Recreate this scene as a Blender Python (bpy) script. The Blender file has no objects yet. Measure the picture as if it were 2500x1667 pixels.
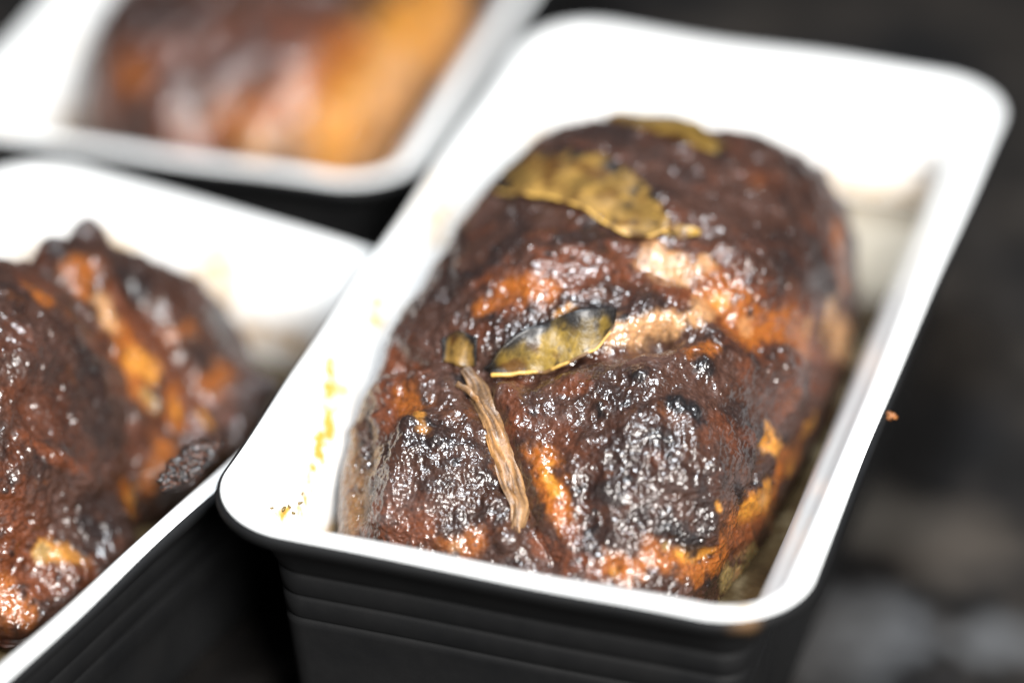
import bpy, math
import numpy as np

# ------------------------------------------------------------------ camera, world, lamps, exposure
scene = bpy.context.scene
ZR = 0.080                                   # height of the front dish's rim above the table (metres)
CAM = np.array([0.253841, -0.535001, 0.42388 + ZR])
AZ, EL, RO, FPX = -0.318658, 0.570169, -0.008243, 7915.01
PW, PH = 2500.0, 1667.0

def cam_axes():
    f = np.array([math.sin(AZ)*math.cos(EL), math.cos(AZ)*math.cos(EL), -math.sin(EL)])
    r = np.array([math.cos(AZ), -math.sin(AZ), 0.0])
    u = np.cross(r, f)
    return r*math.cos(RO)+u*math.sin(RO), -r*math.sin(RO)+u*math.cos(RO), f
RV, UV, FV = cam_axes()

cam_data = bpy.data.cameras.new('camera')
cam = bpy.data.objects.new('camera', cam_data)
scene.collection.objects.link(cam)
from mathutils import Matrix, Vector
cam.matrix_world = Matrix(((RV[0], UV[0], -FV[0], CAM[0]), (RV[1], UV[1], -FV[1], CAM[1]),
                           (RV[2], UV[2], -FV[2], CAM[2]), (0, 0, 0, 1)))
cam_data.sensor_width = 36.0
cam_data.lens = FPX/PW*36.0
cam_data.clip_start = 0.02
cam_data.clip_end = 50
cam_data.dof.use_dof = True
cam_data.dof.focus_distance = 0.746
cam_data.dof.aperture_fstop = 2.4
cam_data.dof.aperture_blades = 0
scene.camera = cam

world = bpy.data.worlds.new('World')
scene.world = world
world.use_nodes = True
bg = world.node_tree.nodes['Background']
bg.inputs['Color'].default_value = (0.86, 0.93, 1.0, 1)
bg.inputs['Strength'].default_value = 0.10

def area(name, loc, target, size, power, col):
    d = bpy.data.lights.new(name, 'AREA')
    d.shape = 'RECTANGLE'; d.size = size[0]; d.size_y = size[1]
    d.energy = power; d.color = col
    o = bpy.data.objects.new(name, d)
    scene.collection.objects.link(o)
    o.location = loc
    o.rotation_euler = (Vector(target)-Vector(loc)).to_track_quat('-Z', 'Y').to_euler()
    return o
area('window_light', (0.72, -0.80, 0.90), (0.05, 0.12, 0.06), (0.40, 0.40), 46, (1.0, 0.97, 0.93))
area('ceiling_light', (0.12, 0.06, 1.35), (0.05, 0.10, 0.06), (0.30, 0.24), 25, (0.88, 0.94, 1.0))

scene.view_settings.view_transform = 'Standard'
scene.view_settings.look = 'None'
scene.view_settings.exposure = 0.0
scene.view_settings.gamma = 1.0
scene.view_settings.use_curve_mapping = False
scene.render.engine = 'CYCLES'

# ------------------------------------------------------------------ helpers
rng = np.random.default_rng(7)
PERM = np.concatenate([rng.permutation(256)]*3).astype(np.int32)
_g = rng.normal(size=(256, 3)); GRAD = (_g/np.linalg.norm(_g, axis=1)[:, None]).astype(np.float32)
FEAT = rng.random((256, 3)).astype(np.float32)

def perlin(P, scale, off=0.0):
    """gradient noise of the points P (n,3), feature size = scale, about -0.8..0.8"""
    Q = (P/scale + off).astype(np.float32)
    I = np.floor(Q).astype(np.int32); F = Q - I
    W = F*F*F*(F*(F*6-15)+10)
    I &= 255
    out = 0
    for dx in (0, 1):
        wx = W[:, 0] if dx else 1-W[:, 0]
        a = PERM[I[:, 0]+dx]
        for dy in (0, 1):
            wy = W[:, 1] if dy else 1-W[:, 1]
            b = PERM[a+I[:, 1]+dy]
            for dz in (0, 1):
                wz = W[:, 2] if dz else 1-W[:, 2]
                g = GRAD[PERM[b+I[:, 2]+dz]]
                out = out + wx*wy*wz*(g[:, 0]*(F[:, 0]-dx)+g[:, 1]*(F[:, 1]-dy)+g[:, 2]*(F[:, 2]-dz))
    return out*1.5

def fbm(P, scale, octv=3, off=0.0):
    s = 0; a = 1.0
    for k in range(octv):
        s = s + a*perlin(P, scale/2**k, off+17.3*k); a *= 0.5
    return s

def ridged(P, scale, off=0.0):
    return 1-2*np.abs(perlin(P, scale, off))

def worley(P, scale, off=0.0):
    """distance to the nearest feature point, in cells"""
    Q = (P/scale + off).astype(np.float32)
    I = np.floor(Q).astype(np.int32); F = Q-I; I &= 255
    best = np.full(len(P), 9.0, np.float32)
    for dx in (-1, 0, 1):
        for dy in (-1, 0, 1):
            for dz in (-1, 0, 1):
                h = PERM[PERM[PERM[(I[:, 0]+dx) & 255]+((I[:, 1]+dy) & 255)]+((I[:, 2]+dz) & 255)]
                d = FEAT[h]+np.array([dx, dy, dz], np.float32)-F
                best = np.minimum(best, (d*d).sum(1))
    return np.sqrt(best)

def sstep(a, b, x):
    t = np.clip((x-a)/(b-a), 0, 1); return t*t*(3-2*t)

def project(P):
    d = P-CAM; z = d@FV
    return np.stack([PW/2+FPX*(d@RV)/z, PH/2-FPX*(d@UV)/z], 1), z

def ray_z(px, z):
    d = FV+RV*(px[0]-PW/2)/FPX-UV*(px[1]-PH/2)/FPX
    return CAM+d*((z-CAM[2])/d[2])

def new_obj(name, V, faces, mat, parent=None, smooth=True, attrs=None):
    me = bpy.data.meshes.new(name)
    V = np.asarray(V, np.float32)
    if isinstance(faces, np.ndarray):
        me.vertices.add(len(V)); me.vertices.foreach_set('co', V.ravel())
        n, k = faces.shape
        me.loops.add(n*k); me.loops.foreach_set('vertex_index', faces.astype(np.int32).ravel())
        me.polygons.add(n)
        me.polygons.foreach_set('loop_start', np.arange(0, n*k, k, dtype=np.int32))
        me.update(calc_edges=True); me.validate()
    else:
        me.from_pydata([tuple(map(float, v)) for v in V], [], faces); me.update()
    for key, arr in (attrs or {}).items():
        arr = np.asarray(arr, np.float32)
        if arr.ndim == 2:
            a = me.attributes.new(key, 'FLOAT_COLOR', 'POINT')
            c = np.ones((len(V), 4), np.float32); c[:, :3] = arr
            a.data.foreach_set('color', c.ravel())
        else:
            a = me.attributes.new(key, 'FLOAT', 'POINT')
            a.data.foreach_set('value', arr)
    if smooth:
        me.polygons.foreach_set('use_smooth', np.ones(len(me.polygons), bool))
    me.materials.append(mat)
    o = bpy.data.objects.new(name, me)
    scene.collection.objects.link(o)
    if parent: o.parent = parent
    return o

def empty(name, loc, rz=0.0):
    o = bpy.data.objects.new(name, None)
    o.empty_display_size = 0.02
    scene.collection.objects.link(o)
    o.location = loc; o.rotation_euler = (0, 0, rz)
    return o

def tag(o, label, cat, group=None, kind=None):
    o['label'] = label; o['category'] = cat
    if group: o['group'] = group
    if kind: o['kind'] = kind
    return o

def grid_faces(nu, nv, wrap=False):
    i = np.arange(nu-1)[:, None]; j = np.arange(nv if wrap else nv-1)[None]
    j2 = (j+1) % nv
    return np.stack([i*nv+j, (i+1)*nv+j, (i+1)*nv+j2, i*nv+j2], -1).reshape(-1, 4)

# ------------------------------------------------------------------ materials
class NT:
    def __init__(s, name):
        s.m = bpy.data.materials.new(name); s.m.use_nodes = True
        s.t = s.m.node_tree; s.b = s.t.nodes['Principled BSDF']
    def n(s, kind, **kw):
        nd = s.t.nodes.new(kind)
        for k, v in kw.items():
            if k in nd.inputs: nd.inputs[k].default_value = v
            else: setattr(nd, k, v)
        return nd
    def l(s, a, b): s.t.links.new(a, b)
    def attr(s, name):
        a = s.t.nodes.new('ShaderNodeAttribute'); a.attribute_name = name; return a
    def ramp(s, fac, stops):
        r = s.t.nodes.new('ShaderNodeValToRGB'); e = r.color_ramp.elements
        while len(e) < len(stops): e.new(0.5)
        for k, (p, c) in enumerate(stops):
            e[k].position = p; e[k].color = (*c, 1) if len(c) == 3 else c
        s.l(fac, r.inputs['Fac']); return r
    def coords(s):
        return s.t.nodes.new('ShaderNodeTexCoord').outputs['Object']
    def noise(s, scale, detail=3, rough=0.55, vec=None):
        nd = s.n('ShaderNodeTexNoise', Scale=scale, Detail=detail, Roughness=rough)
        s.l(vec or s.coords(), nd.inputs['Vector']); return nd
    def bump(s, h, strength, dist, prev=None):
        b = s.n('ShaderNodeBump', Strength=strength, Distance=dist)
        s.l(h, b.inputs['Height'])
        if prev: s.l(prev, b.inputs['Normal'])
        return b.outputs['Normal']
    def math(s, op, a, b):
        m = s.n('ShaderNodeMath', operation=op)
        for k, v in enumerate((a, b)):
            if isinstance(v, (int, float)): m.inputs[k].default_value = v
            else: s.l(v, m.inputs[k])
        return m.outputs[0]
    def mix(s, fac, a, b):
        m = s.n('ShaderNodeMix', data_type='RGBA')
        for sock, v in ((m.inputs[0], fac), (m.inputs[6], a), (m.inputs[7], b)):
            if isinstance(v, (int, float)): sock.default_value = v
            elif isinstance(v, tuple): sock.default_value = (*v, 1)
            else: s.l(v, sock)
        return m.outputs[2]

def mat_meat():
    s = NT('roast_crust')
    col = s.attr('col'); gl = s.attr('rough')
    fine = s.noise(900, 4, 0.6)
    tint = s.ramp(fine.outputs['Fac'], [(0.3, (0.62, 0.60, 0.60)), (0.7, (1.3, 1.25, 1.2))])
    m = s.n('ShaderNodeMix', data_type='RGBA', blend_type='MULTIPLY'); m.inputs[0].default_value = 1
    s.l(col.outputs['Color'], m.inputs[6]); s.l(tint.outputs['Color'], m.inputs[7])
    s.l(m.outputs[2], s.b.inputs['Base Color'])
    r = s.math('ADD', gl.outputs['Fac'], s.math('MULTIPLY', s.math('SUBTRACT', fine.outputs['Fac'], 0.5), 0.3))
    s.l(r, s.b.inputs['Roughness'])
    n1 = s.bump(s.noise(950, 1, 0.4).outputs['Fac'], 0.75, 0.0005)
    v = s.n('ShaderNodeTexVoronoi', Scale=620.0); v.feature = 'SMOOTH_F1'; s.l(s.coords(), v.inputs['Vector'])
    n2 = s.bump(v.outputs['Distance'], 0.30, 0.0004, n1)
    s.l(n2, s.b.inputs['Normal'])
    s.b.inputs['Coat Weight'].default_value = 1.0
    s.b.inputs['Coat IOR'].default_value = 1.45
    cr = s.ramp(s.noise(160, 3, 0.5).outputs['Fac'], [(0.35, (0.05,)*3), (0.70, (0.20,)*3)])
    s.l(cr.outputs['Color'], s.b.inputs['Coat Roughness'])
    s.l(n2, s.b.inputs['Coat Normal'])
    s.b.inputs['Specular IOR Level'].default_value = 0.28
    ft = s.attr('fat')
    s.l(s.math('MULTIPLY', ft.outputs['Fac'], 0.45), s.b.inputs['Subsurface Weight'])
    s.b.inputs['Subsurface Radius'].default_value = (1.0, 0.42, 0.16)
    s.b.inputs['Subsurface Scale'].default_value = 0.0022
    return s.m

def mat_enamel():
    s = NT('white_enamel')
    st = s.attr('stain')
    n = s.noise(260, 4, 0.6)
    f = s.math('MULTIPLY', st.outputs['Fac'], s.ramp(n.outputs['Fac'], [(0.34, (0, 0, 0)), (0.66, (1, 1, 1))]).outputs['Color'])
    c = s.mix(s.math('MINIMUM', f, 1.0), (0.80, 0.80, 0.785), (0.54, 0.30, 0.055))
    br = s.attr('brown')
    n2 = s.noise(420, 4, 0.65)
    f2 = s.math('MULTIPLY', br.outputs['Fac'], s.ramp(n2.outputs['Fac'], [(0.42, (0, 0, 0)), (0.56, (1, 1, 1))]).outputs['Color'])
    c2 = s.mix(s.math('MINIMUM', f2, 1.0), c, (0.10, 0.035, 0.01))
    s.l(c2, s.b.inputs['Base Color'])
    s.b.inputs['Roughness'].default_value = 0.22
    s.l(s.bump(s.noise(60, 2).outputs['Fac'], 0.08, 0.002), s.b.inputs['Normal'])
    return s.m

def mat_black():
    s = NT('black_enamel')
    n = s.noise(45, 5, 0.6)
    c = s.ramp(n.outputs['Fac'], [(0.3, (0.006, 0.0064, 0.0072)), (0.75, (0.0105, 0.0106, 0.011))])
    drip = s.attr('drip')
    s.l(s.mix(drip.outputs['Fac'], c.outputs['Color'], (0.22, 0.12, 0.05)), s.b.inputs['Base Color'])
    r = s.ramp(s.noise(140, 5, 0.7).outputs['Fac'], [(0.3, (0.55,)*3), (0.8, (0.72,)*3)])
    s.l(r.outputs['Color'], s.b.inputs['Roughness'])
    s.b.inputs['Specular IOR Level'].default_value = 0.2
    s.l(s.bump(n.outputs['Fac'], 0.12, 0.002), s.b.inputs['Normal'])
    return s.m

def mat_table():
    s = NT('dark_worn_tabletop')
    big = s.noise(19.0, 4, 0.5)
    c1 = s.ramp(big.outputs['Fac'], [(0.38, (0.003, 0.003, 0.0036)), (0.50, (0.009, 0.0082, 0.008)), (0.60, (0.017, 0.0148, 0.013)), (0.74, (0.040, 0.038, 0.037))])
    c2 = s.ramp(s.noise(45.0, 4, 0.6).outputs['Fac'], [(0.35, (0.30, 0.26, 0.22)), (0.65, (1.25, 1.15, 1.05))])
    m = s.n('ShaderNodeMix', data_type='RGBA', blend_type='MULTIPLY'); m.inputs[0].default_value = 1
    s.l(c1.outputs['Color'], m.inputs[6]); s.l(c2.outputs['Color'], m.inputs[7])
    col = m.outputs[2]
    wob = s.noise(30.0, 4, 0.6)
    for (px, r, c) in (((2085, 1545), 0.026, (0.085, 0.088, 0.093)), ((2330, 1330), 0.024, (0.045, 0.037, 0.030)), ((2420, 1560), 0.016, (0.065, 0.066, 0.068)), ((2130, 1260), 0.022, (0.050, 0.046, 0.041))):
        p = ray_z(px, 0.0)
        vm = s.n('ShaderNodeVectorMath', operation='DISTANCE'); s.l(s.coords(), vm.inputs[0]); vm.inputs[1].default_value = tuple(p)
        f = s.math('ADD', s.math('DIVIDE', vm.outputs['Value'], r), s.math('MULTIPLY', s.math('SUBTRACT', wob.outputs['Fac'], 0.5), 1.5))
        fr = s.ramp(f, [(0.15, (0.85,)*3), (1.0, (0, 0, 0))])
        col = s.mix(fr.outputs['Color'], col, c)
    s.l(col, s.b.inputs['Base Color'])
    s.b.inputs['Roughness'].default_value = 0.75
    s.b.inputs['Specular IOR Level'].default_value = 0.2
    s.l(s.bump(s.noise(180, 5, 0.6).outputs['Fac'], 0.4, 0.001), s.b.inputs['Normal'])
    return s.m

def mat_juice():
    s = NT('pan_juices')
    n = s.noise(70, 4, 0.55)
    c = s.ramp(n.outputs['Fac'], [(0.32, (0.018, 0.011, 0.005)), (0.52, (0.050, 0.034, 0.016)), (0.72, (0.17, 0.135, 0.08))])
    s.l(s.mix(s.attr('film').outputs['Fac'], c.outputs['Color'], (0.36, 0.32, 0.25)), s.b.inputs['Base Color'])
    s.b.inputs['Roughness'].default_value = 0.22
    s.l(s.bump(s.noise(120, 3).outputs['Fac'], 0.3, 0.002), s.b.inputs['Normal'])
    return s.m

def mat_attr(name, rough, bumpscale, bdist, coat=0.2, spec=0.5, sss=0.0):
    s = NT(name)
    col = s.attr('col')
    fine = s.noise(bumpscale, 4, 0.6)
    tint = s.ramp(fine.outputs['Fac'], [(0.3, (0.68,)*3), (0.7, (1.22,)*3)])
    m = s.n('ShaderNodeMix', data_type='RGBA', blend_type='MULTIPLY'); m.inputs[0].default_value = 1
    s.l(col.outputs['Color'], m.inputs[6]); s.l(tint.outputs['Color'], m.inputs[7])
    s.l(m.outputs[2], s.b.inputs['Base Color'])
    s.b.inputs['Roughness'].default_value = rough
    s.b.inputs['Coat Weight'].default_value = coat
    s.b.inputs['Coat Roughness'].default_value = 0.2
    s.b.inputs['Specular IOR Level'].default_value = spec
    s.l(s.bump(fine.outputs['Fac'], 0.6, bdist), s.b.inputs['Normal'])
    return s.m

M_MEAT = mat_meat(); M_WHITE = mat_enamel(); M_BLACK = mat_black(); M_TABLE = mat_table(); M_JUICE = mat_juice()
M_LEAF = mat_attr('roasted_leaf', 0.40, 700, 0.0004, 0.15, 0.35)
M_STALK = mat_attr('dried_stalk', 0.42, 900, 0.0004, 0.15)
M_CRUMB = mat_attr('burnt_crumb', 0.40, 1200, 0.0006, 0.3)

# ------------------------------------------------------------------ table
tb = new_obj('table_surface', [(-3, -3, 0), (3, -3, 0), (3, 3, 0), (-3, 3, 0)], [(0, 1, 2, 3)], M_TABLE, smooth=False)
tb['kind'] = 'structure'

# ------------------------------------------------------------------ dishes
DW, DL, DR = 0.140, 0.2598, 0.0225

def rounded_rect(inset, r_in=None, nst=46, nstl=90, nc=16):
    """ccw outline of the dish at an inset from the rim's outer edge"""
    w = DW/2-inset; l = DL/2-inset; r = max(DR-inset*1.1, 0.006)
    pts = []
    for (cx, cy, a0, n) in ((w-r, l-r, 0, nst), (-w+r, l-r, 90, nstl), (-w+r, -l+r, 180, nst), (w-r, -l+r, 270, nstl)):
        for k in range(nc):
            a = math.radians(a0+90*k/nc)
            pts.append((cx+r*math.cos(a), cy+r*math.sin(a)))
        # straight run to the next corner
        a = math.radians(a0+90)
        p0 = (cx+r*math.cos(a), cy+r*math.sin(a))
        nx = {0: (-w+r, l), 90: (-w, -l+r), 180: (w-r, -l), 270: (w, l-r)}[a0]
        for k in range(n):
            t = k/n
            pts.append((p0[0]+(nx[0]-p0[0])*t, p0[1]+(nx[1]-p0[1])*t))
    return np.array(pts)

def smooth_profile(pts, step):
    """Catmull-Rom through (inset, z) points in mm, resampled"""
    P = np.array(pts, float)/1000
    P = np.vstack([2*P[0]-P[1], P, 2*P[-1]-P[-2]])
    out = []
    for i in range(1, len(P)-2):
        n = max(2, int(np.linalg.norm(P[i+1]-P[i])/step))
        for k in range(n):
            t = k/n
            a, b, c, d = P[i-1], P[i], P[i+1], P[i+2]
            out.append(0.5*((2*b)+(-a+c)*t+(2*a-5*b+4*c-d)*t*t+(-a+3*b-3*c+d)*t**3))
    out.append(P[-2])
    return np.array(out)

def make_dish(center, rz, H, seed, label, stain_fn=None, fine=1):
    root = empty('baking_dish', (center[0], center[1], 0), rz)
    tag(root, label, 'baking dish', 'black and white baking dishes')
    h = H*1000
    outer = [(24, -h), (19.2, -h+0.6), (17.6, -h+4), (16.6, -h+22), (15.4, -40), (15.0, -34.6), (15.7, -33.5), (14.9, -32.4),
             (14.4, -27.8), (15.1, -26.6), (14.2, -25.4), (13.7, -21.0), (14.3, -19.8), (13.2, -18.4), (10.6, -13.2), (6.5, -7.8),
             (2.8, -4.5), (0.9, -3.6), (0.25, -3.0), (0.0, -2.1), (0.05, -1.3), (0.45, -0.62), (1.25, -0.20)]
    rim = [(1.25, -0.20), (2.2, 0), (4.0, 0), (5.6, -0.3), (6.7, -1.1), (7.6, -2.4)]
    lining = [(7.6, -2.4), (9.4, -5), (12.6, -9), (15.4, -15), (17.2, -24), (18.6, -38), (19.6, -h+14), (22, -h+7), (28, -h+4.2), (40, -h+3.5)]

    def sheet(name, prof, mat, step):
        pr = smooth_profile(prof, step)
        rings = []
        for (i, z) in pr:
            xy = rounded_rect(i)
            rings.append(np.column_stack([xy, np.full(len(xy), z+H)]))
        R = np.array(rings); nv = R.shape[1]
        V = R.reshape(-1, 3)
        # hand-made waviness of the flange, fading down the walls
        fade = np.exp(-np.maximum(0, H-V[:, 2])/0.03)
        dz = perlin(np.column_stack([V[:, :2], np.zeros(len(V))]), 0.055, seed)*0.0016*fade
        V = V.copy(); V[:, 2] += np.where(V[:, 2] > 0.004, dz, 0)
        o_f = grid_faces(len(pr), nv, True)[:, ::-1]
        attrs = {}
        if mat is M_BLACK: attrs['drip'] = np.zeros(len(V))
        else:
            W = V.copy(); c, s = math.cos(rz), math.sin(rz)
            W[:, 0] = center[0]+c*V[:, 0]-s*V[:, 1]; W[:, 1] = center[1]+s*V[:, 0]+c*V[:, 1]
            st, br = stain_fn(W, V) if stain_fn else (np.zeros(len(V)), np.zeros(len(V)))
            attrs['stain'] = st; attrs['brown'] = br
        if mat is M_BLACK and stain_fn:
            W = V.copy(); c, s = math.cos(rz), math.sin(rz)
            W[:, 0] = center[0]+c*V[:, 0]-s*V[:, 1]; W[:, 1] = center[1]+s*V[:, 0]+c*V[:, 1]
            attrs['drip'] = drip_fn(W)
        return V, o_f, nv, attrs
    V, f, nv, at = sheet('outer', outer, M_BLACK, 0.0016)
    faces = [tuple(q) for q in f]+[tuple(range(nv))[::-1]]
    new_obj('outer_shell', V, faces, M_BLACK, root, attrs=at)
    V, f, nv, at = sheet('rim', rim, M_WHITE, 0.0006)
    new_obj('rim', V, f, M_WHITE, root, attrs=at)
    V, f, nv, at = sheet('lining', lining, M_WHITE, 0.0012)
    faces = [tuple(q) for q in f]+[tuple(range(len(V)-nv, len(V)))]
    new_obj('lining', V, faces, M_WHITE, root, attrs=at)
    return root

def drip_fn(W):
    # brown drip below the rim of the front dish
    px, _ = project(W)
    p0 = ray_z((1822, 1560), ZR-0.006)
    d = np.hypot((W[:, 0]-p0[0])/0.0028, (W[:, 1]-p0[1])/0.012)
    zz = sstep(0.010, 0.006, np.abs(W[:, 2]-(ZR-0.006)))
    return np.clip(sstep(1.2, 0.5, d)*zz, 0, 1)*0.45

def seg_dist(P, A, B):
    ab = B-A; L = (ab*ab).sum()
    t = np.clip(((P-A)@ab)/max(L, 1e-12), 0, 1)
    return np.linalg.norm(P-(A+t[:, None]*ab), axis=1)

def near_path(P, pts):
    pts = [np.asarray(p, float) for p in pts]
    if len(pts) == 1: return np.linalg.norm(P-pts[0], axis=1)
    return np.min([seg_dist(P, pts[k], pts[k+1]) for k in range(len(pts)-1)], axis=0)

def wall_pt(px):
    """where the pixel's ray meets the left inner wall of the front dish"""
    d = FV+RV*(px[0]-PW/2)/FPX-UV*(px[1]-PH/2)/FPX
    prof = np.array([(8.3, -2.4), (9.8, -5), (12.6, -9), (15.4, -15), (17.2, -24), (18.6, -38)])/1000
    best = None
    for z in np.linspace(-0.036, -0.001, 120):
        p = CAM+d*((z+ZR-CAM[2])/d[2])
        e = abs(p[0]-np.interp(-z, -prof[:, 1], prof[:, 0]))
        if best is None or e < best[0]: best = (e, p)
    return best[1]

JUICE = -0.032
def stains_main(W, V):
    n = fbm(W, 0.006, 3)
    st = np.zeros(len(W)); br = np.zeros(len(W))
    for path, r, a in (([(818, 890), (808, 950), (800, 1010)], 0.0022, 1.6), ([(795, 1040), (778, 1110)], 0.0021, 1.9),
                       ([(762, 1140), (748, 1190)], 0.0018, 1.5), ([(742, 1215), (728, 1262)], 0.0012, 1.6),
                       ([(700, 1235), (684, 1262)], 0.0009, 1.4), ([(930, 730), (915, 780)], 0.0026, 1.2),
                       ([(1090, 460), (1060, 560)], 0.004, 0.9), ([(850, 900), (832, 990)], 0.0016, 0.9),
                       ([(1300, 300), (1290, 325)], 0.003, 0.8)):
        d = near_path(W, [wall_pt(p) for p in path])
        st = np.maximum(st, a*1.1*sstep(r*1.8, r*0.3, d+n*0.0014))
        st = np.maximum(st, 0.22*sstep(r*5, r*0.5, d+n*0.002))
    # tide line of browned fat just above the juices
    tide = np.exp(-((W[:, 2]-(ZR+JUICE+0.003+n*0.002))/0.004)**2)
    st = np.maximum(st, tide*0.9)
    right = (V[:, 0] > 0.045)
    br = np.where(right, np.exp(-((W[:, 2]-(ZR-0.022+n*0.003))/0.006)**2)*0.9, 0)
    # two dabs on the front rim
    for p, r in (((1812, 1495), 0.0016), ((1840, 1520), 0.0012), ((2160, 1100), 0.0008), ((2120, 1128), 0.0007)):
        d = np.linalg.norm(W-ray_z(p, ZR-0.001), axis=1)
        st = np.maximum(st, 1.1*sstep(r*1.6, r*0.4, d))
    return st, br

def stains_other(seed, HR):
    def fn(W, V):
        n = fbm(W, 0.008, 3, seed)
        t = np.exp(-((W[:, 2]-(HR+JUICE+0.006+n*0.006))/0.006)**2)
        patch = sstep(0.05, 0.4, perlin(W, 0.03, seed+3))*sstep(HR-0.001, HR-0.006, W[:, 2])
        return np.maximum(t, patch*1.0), t*0.4
    return fn

main_c = np.array([DW/2, DL/2]); main_rz = 0.0
H2 = ZR-0.014
left_rz = math.radians(-11.3); left_c = np.array([-0.0773, 0.0268])
back_rz = math.radians(1.0)
back_corner = np.array([-0.0115, 0.1735])
ex = np.array([math.cos(back_rz), math.sin(back_rz)]); ey = np.array([-math.sin(back_rz), math.cos(back_rz)])
back_c = back_corner-ex*DW/2+ey*DL/2

make_dish(main_c, main_rz, ZR, 1.0, 'black dish with white lining holding the roast with bay leaves and a tan stalk', stains_main)
make_dish(left_c, left_rz, H2, 5.0, 'black dish with white lining holding the two-humped charred roast, burnt scrap on its rim', stains_other(2.0, H2))
make_dish(back_c, back_rz, H2, 9.0, 'blurred black and white dish behind the others holding the golden orange roast', stains_other(7.0, H2))

def make_juice(center, rz, H, label):
    xy = rounded_rect(0.0165)
    lvl = H+JUICE
    V = []
    for k, s in enumerate(np.linspace(1, 0.0, 24)):
        V.append(np.column_stack([xy*s, np.full(len(xy), lvl)]))
    V = np.array(V).reshape(-1, 3)
    V[:, 2] += perlin(np.column_stack([V[:, :2]+center, np.zeros(len(V))]), 0.012, 4.0)*0.0010
    low = np.column_stack([rounded_rect(0.028), np.full(len(xy), 0.006)])
    n = len(xy)
    W = np.vstack([low, V])
    f = grid_faces(25, n, True)
    faces = [tuple(q) for q in f]+[tuple(range(n))[::-1]]
    Wl = W.copy(); Wl[:, 0] += center[0]; Wl[:, 1] += center[1]
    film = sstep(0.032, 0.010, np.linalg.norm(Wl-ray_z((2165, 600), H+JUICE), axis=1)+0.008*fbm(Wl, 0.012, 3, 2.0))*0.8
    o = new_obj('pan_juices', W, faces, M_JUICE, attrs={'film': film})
    o.location = (center[0], center[1], 0); o.rotation_euler = (0, 0, rz)
    o['kind'] = 'stuff'
    return tag(o, label, 'gravy', 'pan juices')
make_juice(main_c, main_rz, ZR, 'olive brown pan juices around the roast with bay leaves')
make_juice(left_c, left_rz, H2, 'dark pan juices under the two-humped charred roast')
make_juice(back_c, back_rz, H2, 'dark pan juices under the golden orange roast in the blurred dish')

# ------------------------------------------------------------------ roasts
COL = dict(B=(0.040, 0.0172, 0.0108), D=(0.019, 0.0090, 0.0068), K=(0.0075, 0.0062, 0.0068), R=(0.105, 0.030, 0.011),
           O=(0.26, 0.078, 0.010), A=(0.46, 0.20, 0.028), T=(0.40, 0.225, 0.105), G=(0.135, 0.072, 0.030), Y=(0.26, 0.19, 0.075),
           P=(0.085, 0.045, 0.036))
COL = {k: np.array(v) for k, v in COL.items()}
PXM = 0.75/FPX                               # metres per photo pixel at the roast

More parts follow.
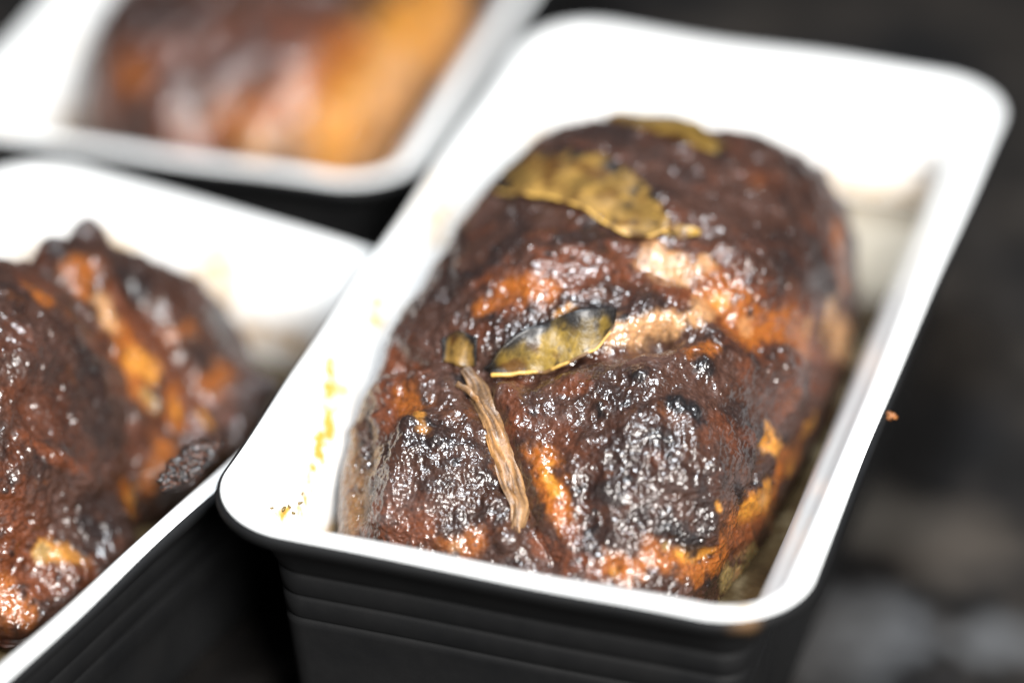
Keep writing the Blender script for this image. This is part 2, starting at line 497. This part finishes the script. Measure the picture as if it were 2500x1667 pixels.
class Meat:
    def __init__(s, N, center, rz, loc, a, b, zb, h, n, e1, e2, tilt=(0, 0), low=0.02, seed=0.0):
        u, v = np.meshgrid(np.linspace(-1, 1, N), np.linspace(-1, 1, N), indexing='ij')
        dx = u*np.sqrt(1-v*v/2); dy = v*np.sqrt(1-u*u/2)
        r = np.clip(np.hypot(dx, dy), 1e-9, 1); ph = np.arctan2(dy, dx)
        th = (1-(1-r)**1.35)*(math.pi/2)
        k = (np.abs(np.cos(ph))**n+np.abs(np.sin(ph))**n)**(-1/n)
        rho = np.sin(th)**e1
        X = a*k*np.cos(ph)*rho; Y = b*k*np.sin(ph)*rho
        w = np.clip(np.cos(th), 0, 1)**e2
        uu = Y/b
        Z = zb+h*w+w*(tilt[0]*uu-tilt[1]*uu*uu)
        X += loc[0]; Y += loc[1]
        lr = loc[2] if len(loc) > 2 else 0.0
        if lr:
            c, q = math.cos(lr), math.sin(lr)
            X, Y = loc[0]+c*(X-loc[0])-q*(Y-loc[1]), loc[1]+q*(X-loc[0])+c*(Y-loc[1])
        c, q = math.cos(rz), math.sin(rz)
        s.P = np.stack([center[0]+c*X-q*Y, center[1]+q*X+c*Y, Z], -1).reshape(-1, 3)
        s.N = N; s.edge = (np.maximum(np.abs(u), np.abs(v)) > 0.9999).ravel()
        s.rr = r.ravel(); s.low = low; s.seed = seed; s.w = w.ravel()
        s.renormal(); s.reproj()
    def renormal(s):
        G = s.P.reshape(s.N, s.N, 3)
        n = np.cross(np.gradient(G, axis=0), np.gradient(G, axis=1)).reshape(-1, 3)
        n /= np.linalg.norm(n, axis=1)[:, None]+1e-12
        if n[len(n)//2, 2] < 0: n = -n
        s.n = n
    def reproj(s):
        s.px, s.z = project(s.P); s.bins = None
        s.vis = ((s.P-CAM)*s.n).sum(1) < 0
    def at(s, p, k=None):
        """the point of the surface that the photo shows at pixel p"""
        k = k or 12
        if s.bins is None:
            ii = np.nonzero(s.vis)[0]
            key = (np.floor(s.px[ii, 0]/40)*1000+np.floor(s.px[ii, 1]/40)).astype(np.int64)
            o = np.argsort(key); s.bins = (ii[o], key[o])
        ii, key = s.bins
        bx, by = math.floor(p[0]/40), math.floor(p[1]/40)
        for ring in (1, 3, 8, 30):
            cand = []
            for gx in range(bx-ring, bx+ring+1):
                a, b = np.searchsorted(key, [gx*1000+by-ring, gx*1000+by+ring+1]); cand.append(ii[a:b])
            cand = np.concatenate(cand)
            if len(cand) > 4*k: break
        d = np.hypot(s.px[cand, 0]-p[0], s.px[cand, 1]-p[1])
        c = cand[np.argpartition(d, k)[:k]]
        c = c[s.z[c] < s.z[c].min()+0.012]
        return s.P[c].mean(0), s.n[c].mean(0)
    def path(s, pts): return [s.at(p)[0] for p in pts]
    def shape(s, feats):
        """feats: (pixel path, radius px, height mm)"""
        for path, r, amp in feats:
            q = s.path(path)
            d = near_path(s.P, q)/(r*PXM)
            s.P = s.P+s.n*(amp/1000*np.exp(-d*d*1.4))[:, None]
        s.renormal(); s.reproj()
    def paint(s, feats, base_warp=0.0022):
        P = s.P; sd = s.seed
        warp = fbm(P, 0.006, 4, sd+1)
        n1 = fbm(P, 0.016, 3, sd+2); n2 = fbm(P, 0.005, 3, sd+3); n3 = fbm(P, 0.0022, 2, sd+4)
        c = COL['B'][None]*np.ones((len(P), 1))
        def over(c, col, a): return c+(COL[col][None]-c)*np.clip(a, 0, 1)[:, None]
        c = over(c, 'D', sstep(-0.1, 0.5, n1+0.5*n2))
        c = over(c, 'P', sstep(0.1, 0.7, -n1+0.4*n3)*0.5)
        c = over(c, 'R', sstep(0.15, 0.55, perlin(P, 0.011, sd+9)+0.4*n2)*0.45)
        c = over(c, 'O', sstep(0.42, 0.65, perlin(P, 0.009, sd+12)+0.35*n3)*0.15)
        fat = np.zeros(len(P))
        for col, path, r, a in feats:
            d = near_path(P, s.path(path))/(r*PXM)
            m = sstep(1.45, 0.35, d+warp*0.75+n3*0.30)*a
            c = over(c, col, m)
            fat = np.where(col in 'TAYGO', np.maximum(fat, m), fat*(1-m*0.8))
        # browned specks and darker pits everywhere
        c = over(c, 'D', sstep(0.30, 0.62, n3+0.3*n2)*0.55)
        c = over(c, 'K', sstep(0.50, 0.72, perlin(P, 0.0035, sd+15)+0.25*n1)*0.8*(1-fat*0.7))
        s.c = c; s.fat = fat
    def rough(s, amp=1.0):
        P = s.P; sd = s.seed; am = amp*(1-0.45*np.clip(s.fat, 0, 1))
        d = perlin(P, 0.013, sd+20)*0.0014+perlin(P, 0.0062, sd+21)*0.00095
        d += (ridged(P, 0.0042, sd+22)-0.5)*0.00042
        cell = worley(P, 0.0024, sd+23)
        d += (0.5-cell)*0.00042*sstep(-0.3, 0.3, perlin(P, 0.012, sd+24))
        # fine wrinkles, drawn out along one direction
        S = P*np.array([1.0, 0.55, 1.0])
        calm = 0.45+0.75*sstep(-0.35, 0.25, perlin(P, 0.02, sd+33))
        d += ((ridged(S, 0.0019, sd+25)-0.5)*0.00024+perlin(P, 0.0010, sd+26)*0.00017)*calm
        gran = worley(P, 0.0013, sd+40)
        d += (0.45-gran)*0.00026*sstep(-0.05, 0.35, perlin(P, 0.016, sd+41))
        # a few long scratches and fibres in the glaze
        Fb = P@np.array([[0.8, -0.6, 0], [0.12, 0.16, 0], [0, 0, 1.0]])
        d += sstep(0.86, 1.0, ridged(Fb, 0.004, sd+43))*0.00022*sstep(0.0, 0.4, perlin(P, 0.02, sd+44))
        blister = worley(P, 0.009, sd+27)
        d += np.clip(0.34-blister, 0, 1)*0.0042*sstep(0.0, 0.3, perlin(P, 0.03, sd+28))
        s.P = P+s.n*(d*am)[:, None]
        s.d = d
        s.renormal(); s.reproj()
        s.r = np.clip(0.44+0.14*perlin(P, 0.007, sd+30)+0.10*perlin(P, 0.002, sd+31)-0.05*s.fat, 0.14, 0.7)
    def confine(s, center, rz, H):
        """press the flanks against the dish wall"""
        c, q = math.cos(rz), math.sin(rz)
        d = s.P[:, :2]-np.asarray(center)
        X = c*d[:, 0]+q*d[:, 1]; Y = -q*d[:, 0]+c*d[:, 1]
        z = (s.P[:, 2]-H)*1000
        ins = np.interp(-z, [-12, -3, -1, 2.4, 5, 9, 15, 24, 38, 60], [-2, 2, 5, 7.9, 9.9, 13.0, 15.8, 17.6, 19.0, 20.2])/1000+0.0004
        ins = ins+0.0007*np.clip(0.5+perlin(s.P, 0.012, 3.0), 0, 1.2)
        mx, my = DW/2-ins, DL/2-ins
        X = np.where(np.abs(X) > mx, np.sign(X)*mx, X); Y = np.where(np.abs(Y) > my, np.sign(Y)*my, Y)
        s.P[:, 0] = center[0]+c*X-q*Y; s.P[:, 1] = center[1]+q*X+c*Y
        s.renormal(); s.reproj()
    def build(s, name, parent=None):
        V = s.P
        N = s.N; f = grid_faces(N, N)
        # skirt from the widest line down to the dish floor
        idx = np.arange(N*N).reshape(N, N)
        loop = np.concatenate([idx[:-1, 0], idx[-1, :-1], idx[:0:-1, -1], idx[0, :0:-1]])
        cen = V[loop].mean(0)
        base = V[loop].copy(); base[:, :2] = cen[:2]+(base[:, :2]-cen[:2])*0.78; base[:, 2] = s.low
        k = len(loop); b0 = len(V)
        j = np.arange(k); j2 = (j+1) % k
        sk = np.stack([loop[j], b0+j, b0+j2, loop[j2]], 1)
        bot = np.append(V[loop].mean(0)[:2], s.low)
        Vv = np.vstack([V, base, bot[None]])
        tri = np.stack([b0+j, np.full(k, b0+k), np.full(k, b0+k), b0+j2], 1)
        faces = np.vstack([f, sk])
        n0 = np.cross(V[idx[N//2+1, N//2]]-V[idx[N//2, N//2]], V[idx[N//2, N//2+1]]-V[idx[N//2, N//2]])
        if n0[2] < 0: faces = faces[:, ::-1]
        c = np.vstack([s.c, s.c[loop], s.c[loop[:1]]]); r = np.concatenate([s.r, s.r[loop], s.r[loop[:1]]])
        Vv = Vv[:-1]; c = c[:-1]; r = r[:-1]
        o = new_obj(name, Vv, faces, M_MEAT, parent, attrs={'col': c, 'rough': r, 'fat': np.concatenate([s.fat, s.fat[loop]])})
        return o

# --- front roast
mm = Meat(820, (0, 0), 0.0, (0.0666, 0.1093, -0.0459), 0.0507, 0.0895, ZR-0.033, 0.0603, 3.57, 0.77, 0.595,
          tilt=(0.0158, 0.0157), low=0.005, seed=0.0)
mm.shape([
    ([(1600, 1090), (1700, 1130)], 170, 4.0), ([(1060, 1130), (1030, 1200)], 120, 3.2),
    ([(1020, 1050), (985, 1150), (955, 1270)], 52, 3.6), ([(900, 1010), (885, 1120), (870, 1250)], 40, -2.5),
    ([(1290, 640), (1350, 620)], 140, 3.2), ([(1860, 640)], 120, 3.0), ([(1560, 400)], 150, 1.5),
    ([(1150, 930), (1200, 1030), (1240, 1150), (1290, 1270), (1340, 1370)], 42, -4.5),
    ([(960, 880), (1130, 890), (1290, 900), (1440, 850), (1620, 810)], 48, -4.5),
    ([(1620, 810), (1850, 800), (2040, 830)], 55, -3.0),
    ([(1500, 740), (1570, 640), (1690, 690), (1780, 760)], 45, -2.6),
    ([(1120, 560), (1085, 720)], 18, -1.8),
    ([(1780, 1190), (1830, 1280)], 35, -2.0), ([(1880, 1090), (1830, 1180)], 30, -1.6),
    ([(1930, 900)], 110, 2.5), ([(940, 960)], 60, 2.5), ([(1640, 1330), (1720, 1360)], 35, -1.8),
    ([(1560, 918)], 22, 1.6), ([(1650, 985)], 26, 1.4), ([(1725, 890)], 30, 1.5), ([(1465, 1000)], 20, 1.2), ([(1690, 1010)], 20, 1.0),
    ([(1480, 1195)], 34, 1.8), ([(1250, 1310), (1290, 1290)], 40, 1.5), ([(1500, 1390)], 30, -1.5),
])
mm.paint([
    ('G', [(858, 940), (846, 1080), (836, 1250)], 62, 0.95), ('G', [(910, 1130), (880, 1260)], 46, 0.8),
    ('R', [(985, 890), (950, 1000)], 55, 0.9), ('O', [(985, 960), (1010, 990)], 34, 0.6), ('A', [(1020, 1010), (1035, 1045)], 16, 0.6),
    ('D', [(1000, 700), (950, 820)], 60, 0.6), ('D', [(1100, 600), (1085, 700)], 20, 0.9),
    ('R', [(1240, 700), (1390, 660)], 80, 0.8), ('O', [(1250, 690), (1330, 710)], 44, 0.85), ('O', [(1180, 745)], 30, 0.7), ('A', [(1390, 755), (1360, 770)], 20, 0.7),
    ('R', [(1600, 640), (1800, 760), (2000, 860)], 100, 0.8),
    ('T', [(1600, 618), (1660, 660)], 46, 0.95), ('T', [(1720, 640)], 24, 0.8), ('T', [(1700, 765), (1740, 740)], 34, 0.8),
    ('O', [(1750, 715), (1810, 770)], 46, 0.9), ('T', [(1500, 815), (1640, 795)], 34, 0.95), ('A', [(1760, 735)], 22, 0.6),
    ('O', [(1840, 790), (1960, 830)], 52, 0.85), ('T', [(1820, 790)], 24, 0.5),
    ('O', [(2040, 560), (2060, 700)], 36, 0.75), ('T', [(2030, 770), (2070, 860)], 52, 0.9), ('T', [(1970, 800)], 30, 0.5), ('R', [(2050, 930), (2030, 990)], 46, 0.9),
    ('D', [(1880, 620), (1980, 620)], 80, 0.6), ('K', [(2000, 590)], 50, 0.5),
    ('A', [(1885, 1055), (1895, 1100)], 26, 0.95), ('O', [(1900, 1150), (1950, 1100)], 36, 0.9), ('A', [(1965, 1060), (1985, 1020)], 24, 0.7),
    ('O', [(1800, 1290), (1880, 1230)], 60, 0.85), ('D', [(1890, 1130), (1850, 1180)], 22, 0.8), ('D', [(1770, 1290), (1760, 1370)], 16, 0.8), ('A', [(1825, 1245), (1875, 1200)], 36, 1.0), ('T', [(1860, 1215)], 20, 0.6), ('A', [(1930, 1140)], 24, 0.7),
    ('R', [(1790, 1330), (1850, 1300)], 44, 0.8), ('Y', [(1780, 1420), (1840, 1370)], 44, 0.9), ('T', [(1800, 1400)], 20, 0.7),
    ('O', [(1600, 1340), (1700, 1400), (1760, 1350)], 36, 0.8), ('A', [(1660, 1350), (1720, 1345)], 20, 0.9), ('Y', [(1625, 1330)], 15, 0.8),
    ('O', [(1480, 1380), (1540, 1400)], 32, 0.85), ('R', [(1330, 1330), (1440, 1390)], 38, 0.8), ('A', [(1500, 1400)], 16, 0.6),
    ('O', [(1320, 1110), (1345, 1180), (1370, 1270)], 34, 1.0), ('A', [(1335, 1140), (1355, 1200)], 16, 0.9), ('R', [(1390, 1290)], 30, 0.8),
    ('A', [(1748, 1225), (1756, 1240)], 13, 0.9), ('R', [(1600, 1120)], 24, 0.8), ('A', [(1200, 1075)], 16, 0.8),
    ('O', [(1080, 1325), (1160, 1325)], 30, 0.6), ('R', [(900, 1280), (1040, 1300)], 40, 0.8), ('T', [(1110, 1335)], 18, 0.5),
    ('R', [(1420, 930), (1380, 950)], 26, 0.7), ('O', [(1560, 860)], 22, 0.7), ('O', [(1680, 860), (1740, 850)], 24, 0.6),
    ('R', [(1250, 930), (1250, 1020)], 30, 0.6),
    ('K', [(1560, 920)], 22, 1), ('K', [(1640, 980), (1690, 1010)], 30, 1), ('K', [(1465, 1000)], 22, 1), ('K', [(1722, 890)], 28, 0.9),
    ('K', [(1600, 1060), (1640, 1075)], 26, 0.9), ('K', [(1475, 1190), (1500, 1215)], 30, 0.9), ('K', [(1630, 1290), (1700, 1325)], 36, 0.95), ('K', [(1560, 1265)], 26, 0.8),
    ('K', [(1790, 1190), (1800, 1230)], 22, 0.8), ('K', [(1300, 800), (1480, 755)], 24, 0.9), ('K', [(1120, 925), (1160, 960)], 26, 0.9),
    ('K', [(1270, 1080), (1000, 1080)], 14, 0.6), ('K', [(1060, 1190)], 40, 0.5), ('D', [(1500, 1100), (1600, 1150), (1500, 1250)], 80, 0.5),
    ('K', [(1500, 555), (1560, 575)], 22, 0.7), ('K', [(1580, 370), (1700, 440)], 30, 0.5), ('K', [(1870, 1330)], 14, 0.8),
])
mm.rough(1.0)
mm.confine(main_c, main_rz, ZR)
front_roast = mm.build('roast_meat')
tag(front_roast, 'glossy dark brown roast with bay leaves and a tan stalk lying on it', 'roast meat', 'roasts in the dishes')

# --- left roast, two lobes
lr_root = empty('roast_meat', (left_c[0], left_c[1], 0.004), 0)
tag(lr_root, 'charred dark leafless roast in two humps, rising above the rim of its dish', 'roast meat', 'roasts in the dishes')
lobes = []
for (loc, a, b, h, n, e1, e2, seed, nm) in (((0.0011, 0.0553), 0.0350, 0.0511, 0.0548, 3.2, 1.2, 1.2, 40.0, 'rear_hump'),
                                            ((-0.0088, 0.0125), 0.0450, 0.0517, 0.0650, 2.46, 0.617, 1.18, 60.0, 'front_hump')):
    lb = Meat(420, left_c, left_rz, loc, a, b, ZR-0.045, h, n, e1, e2, low=0.005, seed=seed)
    lobes.append((lb, nm))
rear, front = lobes[0][0], lobes[1][0]
rear.shape([([(215, 580)], 40, 6.5), ([(130, 620)], 50, 3.5), ([(470, 720)], 80, 2.5), ([(330, 700), (420, 830), (480, 960)], 40, -3.0), ([(560, 900)], 60, 1.5), ([(600, 960), (500, 1080), (400, 1170)], 75, 9.0)])
rear.paint([
    ('R', [(300, 760), (400, 900), (480, 1000)], 80, 0.8), ('O', [(190, 640), (200, 700)], 34, 0.8), ('O', [(300, 820), (330, 900), (360, 980)], 44, 0.95), ('A', [(330, 880), (370, 920)], 30, 0.8),
    ('T', [(250, 730), (270, 790)], 26, 0.8), ('Y', [(360, 960), (370, 990)], 26, 0.7), ('O', [(420, 960), (440, 1040)], 30, 0.9), ('A', [(425, 980), (430, 1020)], 14, 0.8), ('O', [(520, 950), (550, 920)], 36, 0.8),
    ('A', [(490, 1010), (505, 1040)], 16, 0.8), ('O', [(430, 820), (460, 800)], 28, 0.6), ('O', [(400, 1100), (370, 1180)], 34, 0.9), ('A', [(310, 1200), (300, 1250)], 28, 0.8),
    ('K', [(320, 680)], 50, 0.8), ('K', [(330, 720)], 30, 0.8), ('D', [(230, 600), (420, 680)], 70, 0.7), ('D', [(550, 800), (600, 880)], 60, 0.7), ('K', [(480, 1130), (400, 1190)], 20, 0.9)])
front.shape([([(60, 655)], 30, 2.0), ([(150, 700)], 22, 2.0), ([(250, 830)], 40, 2.0), ([(100, 1010), (200, 1010)], 90, -2.5), ([(60, 1060), (140, 1120), (220, 1180)], 26, 1.6),
             ([(250, 1130)], 60, 2.0), ([(320, 980)], 40, 1.6), ([(200, 1240)], 80, 2.0), ([(100, 850)], 90, 2.0), ([(250, 1320), (150, 1410), (20, 1500)], 90, 9.0)])
front.paint([
    ('O', [(80, 700), (100, 730)], 24, 0.8), ('R', [(50, 960), (130, 1010)], 60, 0.6), ('R', [(0, 1250), (60, 1380)], 80, 0.9), ('O', [(0, 1460), (40, 1500)], 50, 0.9), ('R', [(60, 1060), (140, 1120), (215, 1150)], 16, 0.8),
    ('A', [(100, 1345), (190, 1370)], 28, 0.8), ('Y', [(100, 1350)], 24, 0.8), ('O', [(300, 1200), (320, 1240)], 34, 0.8), ('A', [(310, 1225)], 20, 0.7), ('R', [(100, 1420), (200, 1390)], 44, 0.8),
    ('K', [(300, 900), (340, 1000)], 30, 0.6), ('K', [(370, 1080)], 20, 0.9), ('K', [(200, 860), (230, 900)], 34, 0.7), ('D', [(60, 850), (200, 1000)], 110, 0.4), ('K', [(200, 1280), (260, 1300)], 26, 0.7)])
for lb, nm in lobes:
    lb.rough(1.15)
    lb.confine(left_c, left_rz, H2)
    o = lb.build(nm)
    o.parent = lr_root; o.location = (-left_c[0], -left_c[1], -0.004)

# --- back roast
bk = Meat(260, back_c, back_rz, (-0.001, -0.010), 0.0545, 0.098, H2-0.032, 0.052, 3.2, 0.78, 0.62, low=0.005, seed=80.0)
bk.shape([([(400, 250)], 120, 3), ([(640, 330)], 90, 3), ([(700, 180)], 130, 2), ([(520, 330), (600, 200)], 50, -3)])
bk.paint([('A', [(820, 330), (960, 150), (1100, 20)], 140, 0.95), ('T', [(900, 260), (980, 160)], 80, 0.7), ('O', [(560, 290), (700, 260), (860, 100)], 70, 0.8), ('T', [(620, 340), (660, 350)], 60, 0.8),
          ('T', [(880, 400), (1000, 330)], 60, 0.8), ('R', [(330, 180), (560, 160), (740, 60)], 110, 0.7), ('D', [(430, 200), (560, 160), (620, 110)], 60, 0.6), ('O', [(470, 320), (640, 300)], 50, 0.6), ('O', [(320, 160), (330, 200)], 50, 0.7), ('R', [(430, 300), (480, 350)], 60, 0.8),
          ('D', [(200, 200), (260, 60)], 80, 0.9), ('G', [(200, 280)], 50, 0.7), ('G', [(1000, 400), (1200, 60)], 30, 0.6)])  # dark far-left stroke paints in its shade; bright right also carries lit tone
bk.rough(1.2)
bk.confine(back_c, back_rz, H2)
tag(bk.build('roast_meat'), 'blurred golden orange and brown roast in the dish behind', 'roast meat', 'roasts in the dishes')

# ------------------------------------------------------------------ bay leaves on the front roast
def interp_path(pts, t):
    pts = np.array(pts, float); s = np.r_[0, np.cumsum(np.hypot(*np.diff(pts, axis=0).T))]; s /= s[-1]
    return np.stack([np.interp(t, s, pts[:, 0]), np.interp(t, s, pts[:, 1])], -1)

def smooth_at(m, p, k=140):
    return m.at(p, k)

def make_leaf(lo, hi, label, nt=46, ns=16, lift=1.0, curl=2.0, seed=0.0, tint=(0.165, 0.105, 0.018), burn=0.35, rib=True):
    T = np.linspace(0, 1, nt); S = np.linspace(0, 1, ns)
    L = interp_path(lo, T); U = interp_path(hi, T)
    V = []
    for i in range(nt):
        for sj in S:
            p, n = smooth_at(mm, L[i]+(U[i]-L[i])*sj)
            V.append(p+n*(lift+curl*sj**3+0.5*math.sin(T[i]*9+seed))/1000)
    V = np.array(V)
    G = V.reshape(nt, ns, 3)
    for _ in range(3):                       # relax the sheet so it bridges pits in the crust
        G[1:-1] = 0.25*G[:-2]+0.5*G[1:-1]+0.25*G[2:]
        G[:, 1:-1] = 0.25*G[:, :-2]+0.5*G[:, 1:-1]+0.25*G[:, 2:]
    V = G.reshape(-1, 3)
    V[:, 2] += fbm(V, 0.006, 2, seed+5)*0.0008
    tt, ss = np.repeat(T, ns), np.tile(S, nt)
    c = np.array(tint)[None]*(1+0.7*perlin(V, 0.010, seed)[:, None])
    vein = sstep(0.86, 1.0, np.cos((tt*7-ss*1.6)*2*math.pi))
    c = c*(1+0.5*vein[:, None])
    blot = sstep(0.05, 0.4, fbm(V, 0.007, 3, seed+2))[:, None]
    c = c+(np.array([0.075, 0.030, 0.006])-c)*blot*0.9
    edge = np.minimum(np.minimum(tt, 1-tt)*3.0, (1-ss))
    kk = sstep(burn, 0.02, edge+0.35*fbm(V, 0.006, 3, seed+3))[:, None]
    c = c+(np.array([0.010, 0.009, 0.009])-c)*kk
    c = c+(np.array([0.012, 0.008, 0.006])-c)*sstep(0.35, 0.5, perlin(V, 0.0022, seed+8))[:, None]*0.8
    o = new_obj('bay_leaf', V, grid_faces(nt, ns), M_LEAF, attrs={'col': np.clip(c, 0, 1)})
    sol = o.modifiers.new('thickness', 'SOLIDIFY'); sol.thickness = 0.0004; sol.offset = 0
    tag(o, label, 'bay leaf', 'roasted bay leaves')
    if rib:
        k = 8; RV_ = []; C = []
        Gm = V.reshape(nt, ns, 3)
        for i in range(nt):
            p = Gm[i, 0]; q = Gm[min(i+1, nt-1), 0]-Gm[max(i-1, 0), 0]; q /= np.linalg.norm(q)
            up = np.cross(q, Gm[i, 1]-p); up /= np.linalg.norm(up)
            if up[2] < 0: up = -up
            sd = np.cross(q, up); r = 0.00055*(1-0.5*T[i])
            for j in range(k):
                a = 2*math.pi*j/k
                RV_.append(p+up*(0.0003+r*math.sin(a))+sd*r*math.cos(a))
                C.append((0.50, 0.30, 0.075) if perlin(p[None], 0.004, 3.0)[0] < 0.15 else (0.12, 0.06, 0.02))
        new_obj('midrib', RV_, grid_faces(nt, k, True), M_LEAF, o, attrs={'col': np.array(C)})
    return o

make_leaf([(1205, 925), (1270, 912), (1340, 902), (1420, 872), (1460, 845), (1500, 795)],
          [(1195, 905), (1220, 862), (1270, 828), (1350, 800), (1430, 780), (1505, 775)],
          'olive yellow bay leaf with blackened curled edge lying beside the tan stalk', seed=1.0, lift=0.7, curl=3.0, burn=0.42)
make_leaf([(1215, 470), (1330, 492), (1430, 520), (1510, 568), (1590, 590), (1630, 570)],
          [(1235, 430), (1320, 388), (1430, 378), (1520, 415), (1590, 470), (1632, 545)],
          'broad mustard brown bay leaf lying flat across the rear half of its roast', seed=11.0, lift=1.0, curl=0.6, tint=(0.20, 0.115, 0.028), burn=0.12)
make_leaf([(1480, 290), (1580, 315), (1680, 360), (1760, 385)], [(1485, 268), (1600, 276), (1700, 312), (1775, 362)],
          'slim mustard bay leaf draped over the rearmost crest of its roast', seed=21.0, lift=0.8, curl=0.5, tint=(0.17, 0.10, 0.018), burn=0.12, rib=False)
make_leaf([(1600, 575), (1660, 585), (1705, 582)], [(1590, 535), (1650, 548), (1708, 572)],
          'small torn yellow leaf scrap beside the broad mustard bay leaf', nt=24, ns=12, seed=31.0, lift=0.8, curl=0.5, tint=(0.26, 0.15, 0.022), burn=0.10, rib=False)
make_leaf([(1085, 880), (1120, 895), (1165, 890)], [(1085, 835), (1125, 815), (1170, 835)],
          'small crumpled leaf scrap tucked at the top end of the tan stalk', nt=24, ns=12, seed=41.0, lift=0.9, curl=0.8, tint=(0.14, 0.080, 0.020), burn=0.25, rib=False)

# ------------------------------------------------------------------ stalk across the front roast
def make_strip(name, path, widths, parent=None, nt=90, ns=30, seed=0.0, h=1.3, splits=3):
    T = np.linspace(0, 1, nt); C = interp_path(path, T)
    W = np.interp(T, np.linspace(0, 1, len(widths)), widths)*PXM
    P = []; Nn = []
    for c in C:
        p, n = smooth_at(mm, c, 260); P.append(p); Nn.append(n)
    P = np.array(P); Nn = np.array(Nn)
    for _ in range(10):
        P[1:-1] = 0.25*P[:-2]+0.5*P[1:-1]+0.25*P[2:]; Nn[1:-1] = 0.25*Nn[:-2]+0.5*Nn[1:-1]+0.25*Nn[2:]
    tg = np.gradient(P, axis=0); tg /= np.linalg.norm(tg, axis=1)[:, None]
    sd = np.cross(tg, Nn); sd /= np.linalg.norm(sd, axis=1)[:, None]; Nn = np.cross(sd, tg)
    V = []; col = []
    for i in range(nt):
        for j in range(ns):
            a = 2*math.pi*j/ns
            x = math.cos(a)
            q = np.array([[x*3.0+seed+0.3*math.sin(T[i]*5), T[i]*1.0, 0.3]])
            rdg = perlin(q, 0.30, seed)[0]+0.4*perlin(q, 0.13, seed+3)[0]
            top = math.sin(a)
            hh = h/1000*(0.55+0.45*abs(top))*top*(1-0.35*x*x)+(rdg*0.0007 if top > 0 else 0)
            V.append(P[i]+sd[i]*W[i]*0.5*x*(1+0.12*rdg)+Nn[i]*(0.0012-0.0022*float(sstep(0.86, 1.0, T[i]))+hh))
            f = np.clip(0.5+rdg*1.3, 0, 1)
            cc = np.array([0.075, 0.040, 0.020])*(1-f)+np.array([0.30, 0.165, 0.070])*f
            o_ = sstep(0.25, 0.5, T[i])*sstep(0.8, 0.55, T[i])
            cc = cc*(1-0.5*o_)+np.array([0.36, 0.16, 0.040])*(0.35+0.65*f)*0.5*o_
            col.append(cc*(0.75+0.4*T[i]))
    V = np.array(V); col = np.array(col)
    col = col*(1+0.5*fbm(V, 0.004, 2, seed+4)[:, None])
    return new_obj(name, V, grid_faces(nt, ns, True), M_STALK, parent, attrs={'col': np.clip(col, 0.004, 1)})
stalk = make_strip('herb_stalk', [(1140, 900), (1165, 950), (1190, 1005), (1225, 1095), (1245, 1170), (1262, 1230), (1268, 1300)], [24, 56, 50, 58, 66, 66, 24], seed=2.0, h=0.8)
tag(stalk, 'flat tan fibrous stalk lying down the front of the bay leaf roast', 'stalk')
make_strip('side_fibre', [(1108, 945), (1140, 962), (1175, 1000), (1196, 1040)], [5, 10, 12, 6], stalk, nt=40, ns=10, seed=8.0, h=0.9)
make_strip('side_fibre', [(1232, 1130), (1238, 1180), (1250, 1250), (1252, 1290)], [5, 11, 12, 5], stalk, nt=40, ns=10, seed=14.0, h=1.0)

# ------------------------------------------------------------------ crumbs and scraps
def make_lump(name, center, radii, col, col2, n=40, seed=0.0, rough=0.35, rz=0.0):
    u = np.linspace(0, math.pi, n); v = np.linspace(0, 2*math.pi, 2*n, endpoint=False)
    U, Vv = np.meshgrid(u, v, indexing='ij')
    D = np.stack([np.sin(U)*np.cos(Vv), np.sin(U)*np.sin(Vv), np.cos(U)], -1).reshape(-1, 3)
    P = D*np.array(radii)
    P = P+D*np.minimum(np.array(radii), min(radii)*1.4)*(rough*1.6*fbm(P, min(radii)*1.1, 3, seed)+0.05*fbm(P, min(radii)*0.25, 2, seed+6))[:, None]
    c, s = math.cos(rz), math.sin(rz)
    P = np.stack([P[:, 0]*c-P[:, 1]*s, P[:, 0]*s+P[:, 1]*c, P[:, 2]], 1)
    k = sstep(0.0, 0.45, fbm(P, min(radii)*0.5, 3, seed+3))[:, None]
    cc = np.array(col)*(1-k)+np.array(col2)*k
    o = new_obj(name, P, grid_faces(n, 2*n, True), M_CRUMB, attrs={'col': cc})
    o.location = tuple(center)
    return o
p = ray_z((2174, 1016), ZR-0.0020)
tag(make_lump('crumb', p, (0.0016, 0.0013, 0.0010), (0.30, 0.11, 0.03), (0.07, 0.025, 0.01), 16, 3.0), 'small orange brown crumb stuck to the outer rim edge beside the dark tabletop', 'crumb')
lz = H2+0.0012
pa, pb = ray_z((400, 1205), lz), ray_z((553, 1058), lz+0.0015)
mid = (pa+pb)/2
ang = math.atan2(pb[1]-pa[1], pb[0]-pa[0])
scrap = make_lump('burnt_scrap', mid+np.array([-0.0015, 0.0, 0.0]), (np.linalg.norm(pb-pa)*0.46, 0.0042, 0.0019), (0.010, 0.006, 0.005), (0.075, 0.022, 0.006), 80, 9.0, 0.30, ang)
tag(scrap, 'blackened crusty meat scrap hanging over the rim beside the two-humped roast', 'meat scrap')
for k, (q, sz) in enumerate((((690, 1242), 0.0008), ((702, 1236), 0.0006), ((728, 1228), 0.0007), ((735, 1205), 0.0005), ((712, 1252), 0.0006), ((660, 1240), 0.0005))):
    pt = wall_pt(q)
    o = make_lump('herb_fleck', pt+np.array([0.0003, 0, 0.0001]), (sz*0.5, sz*1.3, sz*0.5), (0.16, 0.10, 0.015), (0.05, 0.035, 0.008), 8, 20.0+k, 0.3, k*1.1)
    tag(o, 'tiny olive herb fleck stuck to the white inner wall below the yellow stains', 'herb fleck', 'herb flecks on the dish wall')
print('scene built', sum(len(o.data.polygons) for o in scene.objects if o.type == 'MESH'))
